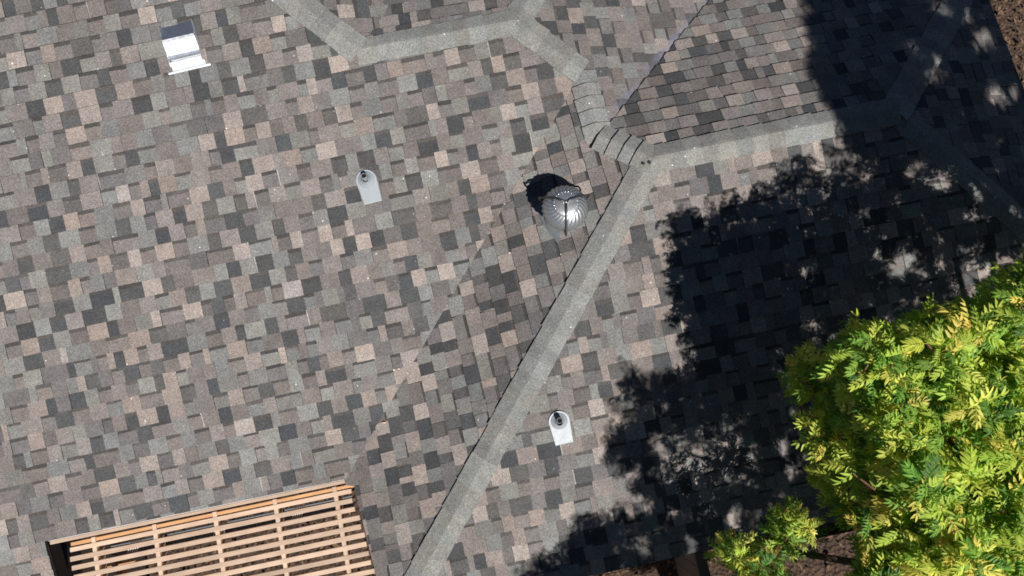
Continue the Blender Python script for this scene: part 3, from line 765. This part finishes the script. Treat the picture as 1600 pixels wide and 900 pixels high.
def grow(spots, axis_from, n_rng, rs, spread=1.):
    """leaves round each shoot tip: returns base, frame (x,y,z rows), shoot number"""
    B = []; X = []; Z = []; I = []
    for i, p in enumerate(spots):
        out = p - axis_from; out = out / (np.linalg.norm(out) + 1e-6); t = out * .75 + np.array([0, 0, .75]) + rs.normal(0, .22, 3); t /= np.linalg.norm(t)
        u = np.cross(t, [.3, .2, 1.]); u /= np.linalg.norm(u); v = np.cross(t, u); n = rs.integers(*n_rng); ph = rs.uniform(0, 6.28)
        for j in range(n):
            a = ph + j * 2.4 + rs.normal(0, .25); el = .15 + .75 * j / n
            d = (u * math.cos(a) + v * math.sin(a)) * math.cos(el) + t * math.sin(el); d = d + np.array([0, 0, rs.uniform(-.3, .1)]) + SD * .10; d /= np.linalg.norm(d)
            up = np.array([0, 0, 1.]) + SD * .7 + rs.normal(0, .34, 3); up -= d * up.dot(d); up /= np.linalg.norm(up)
            B.append(p - t * .10 * spread * (1 - j / n)); X.append(d); Z.append(up); I.append(i)
    B, X, Z = map(np.array, (B, X, Z)); Y = np.cross(Z, X)
    return B, np.stack([X, Y, Z], 2), np.array(I)
def bake(B, M, T, cols, scl, name, parent, tmpl):
    """many leaves as one mesh"""
    allv = []; loops = []; starts = []; tot = []; lc = []; vo = 0; ls = 0
    for k, (tv_, tf) in enumerate(tmpl):
        idx = np.where(T == k)[0]
        if not len(idx): continue
        v = np.einsum('nij,vj->nvi', M[idx], tv_) * scl[idx, None, None] + B[idx, None, :]
        nv = len(tv_); fl_ = np.concatenate([np.array(f) for f in tf]); sz = np.array([len(f) for f in tf])
        allv.append(v.reshape(-1, 3)); offs = vo + np.arange(len(idx)) * nv
        loops.append((fl_[None, :] + offs[:, None]).ravel()); tot.append(np.tile(sz, len(idx)))
        lc.append(np.repeat(cols[idx], len(fl_), axis=0)); vo += nv * len(idx)
    V = np.concatenate(allv); Lp = np.concatenate(loops); Tt = np.concatenate(tot); Lc = np.concatenate(lc)
    St = np.concatenate([[0], np.cumsum(Tt)[:-1]])
    me = bpy.data.meshes.new(name); o3 = V.mean(0)
    me.vertices.add(len(V)); me.vertices.foreach_set('co', (V - o3).astype(np.float32).ravel())
    me.loops.add(len(Lp)); me.loops.foreach_set('vertex_index', Lp.astype(np.int32))
    me.polygons.add(len(Tt)); me.polygons.foreach_set('loop_start', St.astype(np.int32)); me.polygons.foreach_set('loop_total', Tt.astype(np.int32))
    at = me.color_attributes.new('Col', 'FLOAT_COLOR', 'CORNER')
    at.data.foreach_set('color', np.concatenate([Lc, np.ones((len(Lc), 1))], 1).astype(np.float32).ravel())
    me.materials.append(M_LEAF); me.update(calc_edges=True); me.validate()
    return tag(link(name, me, parent, tuple(o3)), kind='stuff')

def limbs(tree, root, fork, groups, rs, trunk_r):
    """trunk, a limb to each group centre, a twig to each shoot"""
    tp = [Vector(root) + (Vector(fork) - Vector(root)) * s + Vector((math.sin(s * 5) * .06, math.cos(s * 4) * .05, 0)) for s in np.linspace(0, 1, 7)]
    mesh_obj('trunk', *tube_vf(tp, list(np.linspace(trunk_r * 1.25, trunk_r * .7, 7)), 12), M_BARK, tree, origin=tuple(root), smooth=True)
    tw = []
    for pts in groups:
        c = pts.mean(0) - np.array([0, 0, .25]); f = np.array(tp[-1 - int(rs.integers(0, 3))]); md = (f + c) / 2 + np.array([0, 0, -.25]) + rs.normal(0, .08, 3)
        path = [f, f * .6 + md * .4, md, md * .4 + c * .6, c]
        mesh_obj('branch', *tube_vf([tuple(p) for p in path], [trunk_r * .45, trunk_r * .36, trunk_r * .28, trunk_r * .2, trunk_r * .12], 7), M_BARK, tree, origin=tuple(f), smooth=True)
        node = [c]
        for p in pts[np.argsort(((pts - c) ** 2).sum(1))]:
            q = min(node, key=lambda a: ((a - p) ** 2).sum()); m = (q + p) / 2 + rs.normal(0, .03, 3) - np.array([0, 0, .04])
            tw.append(tube_vf([tuple(q), tuple(m), tuple(p)], [.007, .005, .003], 4, False)); node.append(p)
    if tw: tag(mesh_obj('twigs', *merge(tw), M_TWIG, tree, origin=tuple(fork)), kind='stuff')
def cluster(P, k, rs):
    c = P[rs.choice(len(P), k, replace=False)]
    for _ in range(8):
        a = ((P[:, None] - c[None]) ** 2).sum(2).argmin(1)
        c = np.array([P[a == i].mean(0) if (a == i).any() else c[i] for i in range(k)])
    return [P[a == i] for i in range(k) if (a == i).any()]

def ray_at(a, b, z):
    r = np.stack([(a - 800) / F_PX, (450 - b) / F_PX, -np.ones(len(a))], 1) @ CR.T; return CL + r * ((z - CL[2]) / r[:, 2])[:, None]
def lump(a, b): return .16 * np.sin(a * .031 + b * .017) * np.cos(b * .037 - a * .011) + .13 * np.sin(a * .071 - b * .05) + .07 * np.sin(a * .13 + b * .11)
def crown_top(a, b):
    """height of the crown's outer leaves on each line of sight: as high as its own shadow outline lets it be"""
    zt = np.full(len(a), -9.)
    for z in np.arange(-.2, 2.25, .1): zt = np.where(allowed(ray_at(a, b, z)), z, zt)
    return np.minimum(zt, 1.75) - .18 + lump(a, b)
GX, GY = np.meshgrid(np.arange(1100, 1661, 14.), np.arange(396, 961, 14.))
CROWN_GRID = None
def clear_of_crown(P):
    """True where the sunbeam through P does not run into the sunlit face of the near crown"""
    global CROWN_GRID
    if CROWN_GRID is None: CROWN_GRID = crown_top(GX.ravel(), GY.ravel()).reshape(GX.shape)
    ok = np.ones(len(P), bool); lot = np.random.default_rng(len(P)).random(len(P))
    for z in np.arange(2.4, -.6, -.1):
        t = (P[:, 2] - z) / SD[2]; Q = P - SD * np.maximum(t, 0)[:, None]; px = project(Q)
        inside = in_poly(px, PHOTO_CROWN) & (px[:, 1] < 915) & (px[:, 0] < 1612); sp = in_poly(px, SPRIG) & (px[:, 1] < 915)
        d = CROWN_GRID[np.clip(((px[:, 1] - 396) / 14).round().astype(int), 0, GX.shape[0] - 1), np.clip(((px[:, 0] - 1100) / 14).round().astype(int), 0, GX.shape[1] - 1)]
        ok &= ~((t > .05) & ((inside & (z < d + .5) & (z > d - .35)) | (sp & (z < .15) & (z > -.35) & (lot > .06))))
    return ok
# where the near tree may hold foliage: z 0 .. 2.5 above the ridge, shadow inside the shaded part of the roof
def allowed(P, margin_crown=True):
    px = project(P); fr = (px[:, 0] > -20) & (px[:, 0] < 1612) & (px[:, 1] > -20) & (px[:, 1] < 908)
    ok = ~fr | in_poly(px, PHOTO_CROWN) | (in_poly(px, SPRIG) & (P[:, 2] < .3))
    s, hit = shade_px(P); sf = hit & (s[:, 0] > -60) & (s[:, 0] < 1600) & (s[:, 1] > -60) & (s[:, 1] < 900)
    w_ = np.stack([13 + 13 * np.sin(s[:, 1] * .21 + s[:, 0] * .07) + 9 * np.sin(s[:, 1] * .57 - s[:, 0] * .31), 13 * np.sin(s[:, 0] * .19 - s[:, 1] * .08) + 9 * np.sin(s[:, 0] * .61 + s[:, 1] * .23), ], 1)
    ok &= ~sf | in_poly(s + w_, PHOTO_SHADE) | in_poly(s, PHOTO_CROWN)
    return ok
LIGHT = [(1445, 400, 40, .3), (1400, 420, 45, .25), (1340, 330, 50, .2), (1240, 310, 30, .4), (1060, 780, 25, .4), (1290, 700, 40, .4), (1170, 530, 30, .3)]
FL = np.random.default_rng(77); FLECK = [(x, y, r) for x, y, r in zip(FL.uniform(980, 1600, 250), FL.uniform(210, 860, 250), FL.uniform(8, 17, 250))]
def flecks(P, rs):
    s, hit = shade_px(P); keep = np.ones(len(P), bool)
    for x, y, r in FLECK: keep &= ~hit | (((s[:, 0] - x) ** 2 + (s[:, 1] - y) ** 2) > r * r) | (rs.random(len(P)) > .93)
    return keep
def thin(P, rs):
    """looser foliage over the parts of the shade that show flecks of sun"""
    s, hit = shade_px(P); keep = np.ones(len(P), bool)
    for x, y, r, a in LIGHT:
        g = np.exp(-((s[:, 0] - x) ** 2 + (s[:, 1] - y) ** 2) / (r * r)); keep &= rs.random(len(P)) > a * g * hit
    return keep
rs = np.random.default_rng(21)
ax = np.array([2.3, -3.6, .6])
# (1) visible crown: fill the volume the photograph shows
a_, b_ = rs.uniform(1090, 1680, 16000), rs.uniform(390, 960, 16000)
k = in_poly(np.stack([a_, b_], 1), PHOTO_CROWN); a_, b_ = a_[k], b_[k]
zs = crown_top(a_, b_); k = zs > -1; a_, b_, zs = a_[k], b_[k], zs[k] - rs.exponential(.26, k.sum())
P = ray_at(a_, b_, zs)
gap = np.sin(P[:, 0] * 9.1 + 2 * np.sin(P[:, 1] * 5)) * np.sin(P[:, 1] * 8.3 + P[:, 0] * 3) + rs.normal(0, .25, len(P))
P = P[allowed(P) & (gap > -.50)]; P = P[thin(P, rs)]; near = P[:1150]
# (2) the rest of the crown, below and right of the frame: what throws the big shadow
sx = rs.uniform(800, 1620, 26000); sy = rs.uniform(180, 1000, 26000)
ok = in_poly(np.stack([sx, sy], 1), PHOTO_SHADE); sx, sy = sx[ok], sy[ok]
Q = np.array([cast((a, b), 'C') for a, b in zip(sx, sy)])
tz = rs.uniform(.9, 3.0, len(Q)); Q = Q + SD * ((tz - Q[:, 2]) / SD[2])[:, None]
px = project(Q); fr = (px[:, 0] < 1650) & (px[:, 1] < 955)
Q = Q[~fr & (Q[:, 1] > -7.5) & (Q[:, 0] < 6)]; Q = Q[allowed(Q)]; Q = Q[thin(Q, rs)]; Q = Q[clear_of_crown(Q)]; far = Q[:1800]
g = np.stack([rs.uniform(-2.2, 4.2, 9000), rs.uniform(-4.9, -3.35, 9000), np.full(9000, GROUND)], 1); g[:1800, 0] = rs.uniform(-.25, .3, 1800); g[:1800, 2] = -2.05
low = g + SD * ((rs.uniform(-1.6, 2.2, 9000) - g[:, 2]) / SD[2])[:, None]  # unseen low leaves added to shade the ground and the fence rail
px = project(low); low = low[~((px[:, 0] < 1650) & (px[:, 1] < 965))]; low = low[allowed(low)]; low = low[clear_of_crown(low)][:900]; far = np.concatenate([far, low])
# (3) the low sprig over the eave
spr = []
sq = np.random.default_rng(31); sa, sb = sq.uniform(1100, 1290, 400), sq.uniform(775, 935, 400); k = in_poly(np.stack([sa, sb], 1), SPRIG); sa, sb = sa[k][:34], sb[k][:34]
for a, b, z in zip(sa, sb, sq.uniform(-.35, .0, 34)):
    d = CR @ np.array([(a - 800) / F_PX, (450 - b) / F_PX, -1]); spr.append(CL + d * ((z - CL[2]) / d[2]))
spr = np.array(spr)
tree = thing('tree', 'yellow green tree with feathery pinnate leaves overhanging the lower right of the roof', 'tree', (3.3, -5.2, GROUND))
allp = np.concatenate([near, far, spr])
limbs(tree, (3.3, -5.2, GROUND), (2.9, -4.5, .1), cluster(np.concatenate([near[::3], far[::3]]), 22, rs) + [spr], rs, .15)

def colours(B, px, I, rs, ztop):
    n = len(B); nm = list(LEAFC); C = np.array([LEAFC[k] for k in nm])
    ns = I.max() + 1; tone = rs.choice(5, ns, p=[.44, .15, .03, .30, .08])
    t = tone[I]; other = rs.choice(5, n, p=[.50, .10, .02, .32, .06]); sw = rs.random(n) < .35; t = np.where(sw, other, t)
    c = C[t] * rs.uniform(.8, 1.2, (n, 1)); c[:, 0] *= rs.uniform(.85, 1.15, n); return c
B, M, I = grow(near, ax, (5, 8), rs)
mid = B + M[:, :, 0] * .12; tip = B + M[:, :, 0] * .19
k = allowed(B + M[:, :, 0] * .06) & (flecks(mid, rs) | (rs.random(len(mid)) < .4)); B, M, I = B[k], M[k], I[k]
B2, M2, I2 = grow(spr, np.array([1.0, -4.2, -.8]), (6, 9), rs)
B = np.concatenate([B, B2]); M = np.concatenate([M, M2]); I = np.concatenate([I, I2 + I.max() + 1])
Tn = rs.integers(0, len(TFULL), len(B)); sc_ = rs.uniform(.56, .94, len(B)); cols = colours(B, None, I, rs, 0)
# the 300 leaves that show largest stand as parts of the tree
pm = project(B + M[:, :, 0] * .1); dist = np.linalg.norm(B - CL, axis=1)
flat = np.abs(((CL - B) / dist[:, None] * M[:, :, 2]).sum(1))
score = sc_ / dist * (.4 + flat) + .25 * (B[:, 2] > 1.2) * rs.random(len(B)); score[(pm[:, 0] > 1600) | (pm[:, 1] > 900)] = 0
top = np.argsort(-score)[:300]; rest = np.setdiff1d(np.arange(len(B)), top)
meshes = {}
for i in top:
    key = (int(Tn[i]), tuple(np.round(cols[i] * 12).astype(int)))
    if key not in meshes:
        tv_, tf = TFULL[key[0]]; me = bpy.data.meshes.new('leaf'); me.from_pydata(tv_.tolist(), [], tf); me.materials.append(M_LEAF)
        at = me.color_attributes.new('Col', 'FLOAT_COLOR', 'CORNER'); a_ = np.ones((len(me.loops), 4), np.float32); a_[:, :3] = cols[i]; at.data.foreach_set('color', a_.ravel()); meshes[key] = me
    o = bpy.data.objects.new('leaf', meshes[key]); COL.objects.link(o); o.parent = tree
    Mm = Matrix(M[i].tolist()).to_4x4() @ Matrix.Scale(float(sc_[i]), 4); Mm.translation = Vector(B[i]) - WLOC[tree]; o.matrix_local = Mm
bake(B[rest], M[rest], Tn[rest], cols[rest], sc_[rest], 'foliage', tree, TFULL)
B, M, I = grow(far, ax, (6, 9), rs); k = allowed(B + M[:, :, 0] * .12) & flecks(B + M[:, :, 0] * .12, rs); B, M, I = B[k], M[k], I[k]
bake(B, M, rs.integers(0, len(TLOW), len(B)), colours(B, None, I, rs, 0), rs.uniform(.85, 1.2, len(B)), 'foliage', tree, TLOW)

# tall tree to the right of the frame: soft shade over the upper right corner
UP_SHADE = [(1254, -60), (1268, 60), (1268, 120), (1290, 160), (1330, 205), (1420, 235), (1620, 300), (1700, 300), (1700, -60)]
UPL = [(1445, 188, 20, .9), (1505, 22, 12, .6), (1530, 52, 12, .6), (1478, 118, 9, .5), (1592, 140, 16, .8), (1402, 180, 11, .6), (1550, 20, 10, .5), (1355, 85, 14, .5), (1410, 75, 10, .7), (1500, 235, 14, .6)]
rs = np.random.default_rng(5)
sx = rs.uniform(1230, 1700, 9000); sy = rs.uniform(-60, 310, 9000); ok = in_poly(np.stack([sx, sy], 1), UP_SHADE); sx, sy = sx[ok], sy[ok]
keep = np.ones(len(sx), bool)
for x, y, r, a in UPL: keep &= rs.random(len(sx)) > a * np.exp(-((sx - x) ** 2 + (sy - y) ** 2) / (r * r))
keep &= rs.random(len(sx)) < np.where(sx < 1400, 1., .8)
sx, sy = sx[keep][:1300], sy[keep][:1300]; T_ = []
for a, b in zip(sx, sy):
    n = min('CDG', key=lambda m: zp(m, *cast((a, b), m)[:2])); q = cast((a, b), n); z = rs.uniform(3.4, 5.4); T_.append(q + SD * ((z - q[2]) / SD[2]))
for a, b in zip(rs.uniform(3.9, 6.0, 420), rs.uniform(-1.0, 2.4, 420)):    # and over the bed beside the house
    z = rs.uniform(2.6, 4.6); T_.append(np.array([a, b, GROUND]) + SD * ((z - GROUND) / SD[2]))
T_ = np.array(T_); T_ = T_[clear_of_crown(T_)]
tall = thing('tall_tree', 'tall leafy tree beside the right eave that shades the upper right of the roof', 'tree', (5.6, -3.9, GROUND))
limbs(tall, (5.6, -3.9, GROUND), (4.9, -4.0, 2.6), cluster(T_[::3], 12, rs), rs, .16)
B, M, I = grow(T_, np.array([4.4, -4.0, 3.8]), (5, 8), rs, .5)
s, hit = shade_px(B + M[:, :, 0] * .1); k = ~hit | in_poly(s, UP_SHADE)
for x, y, r, a in UPL + [(FL.uniform(1400, 1620), FL.uniform(-20, 320), FL.uniform(12, 20), .9) for _ in range(14)]:
    k &= ~hit | (((s[:, 0] - x) ** 2 + (s[:, 1] - y) ** 2) > (r * 1.15) ** 2) | (rs.random(len(k)) > a)
B, M, I = B[k], M[k], I[k]
bake(B, M, rs.integers(0, len(TLOW), len(B)), colours(B, None, I, rs, 0), rs.uniform(.9, 1.3, len(B)), 'foliage', tall, TLOW)

# ------------------------------------------------------------------ litter
def flakes(name, spots, size, mat, lift, rs):
    V = []; Fc = []
    for x, y, z in spots:
        a = rs.uniform(0, 6.28); l = size * rs.uniform(.5, 1.4); w_ = l * rs.uniform(.3, .6); t1, t2 = rs.normal(0, .35, 2)
        u = np.array([math.cos(a), math.sin(a), t1]) * l; v = np.array([-math.sin(a), math.cos(a), t2]) * w_; p = np.array([x, y, z + lift]); k = len(V)
        V += [tuple(p - u), tuple(p - v + [0, 0, size * .2]), tuple(p + u), tuple(p + v)]; Fc.append((k, k + 1, k + 2, k + 3))
    return mesh_obj(name, V, Fc, mat)
rs = np.random.default_rng(9)
sp = [(rs.uniform(3.6, 7.5), rs.uniform(-2, 4), GROUND) for _ in range(3800)] + [(rs.uniform(-6, 5.5), rs.uniform(-7, -1.8), GROUND) for _ in range(5200)]
tag(flakes('leaf_litter', sp, .032, M_LITTER, .06, rs), kind='stuff')
CH = plain_material('wood_chip', (.72, .52, .36), .7, .2)
for i, (px, n, lab) in enumerate([((529, 113), 'A', 'pale dry chip on the shingles below the bend of the upper left hip'), ((601, 661), 'B', 'pale dry chip at the lower end of the valley'),
                                  ((637, 620), 'B', 'pale dry chip on the dark slope a little above the valley end'), ((1024, 258), 'C', 'pale speck on the cap where the ridges meet')][:3]):
    p = cast(px, n); o = flakes('dry_leaf', [p], .017, CH, .022, rs)
    me = o.data; c3 = Vector(p); me.transform(Matrix.Translation(-c3)); o.location = c3; tag(o, lab, 'dry leaf', 'dry chips on the shingles')
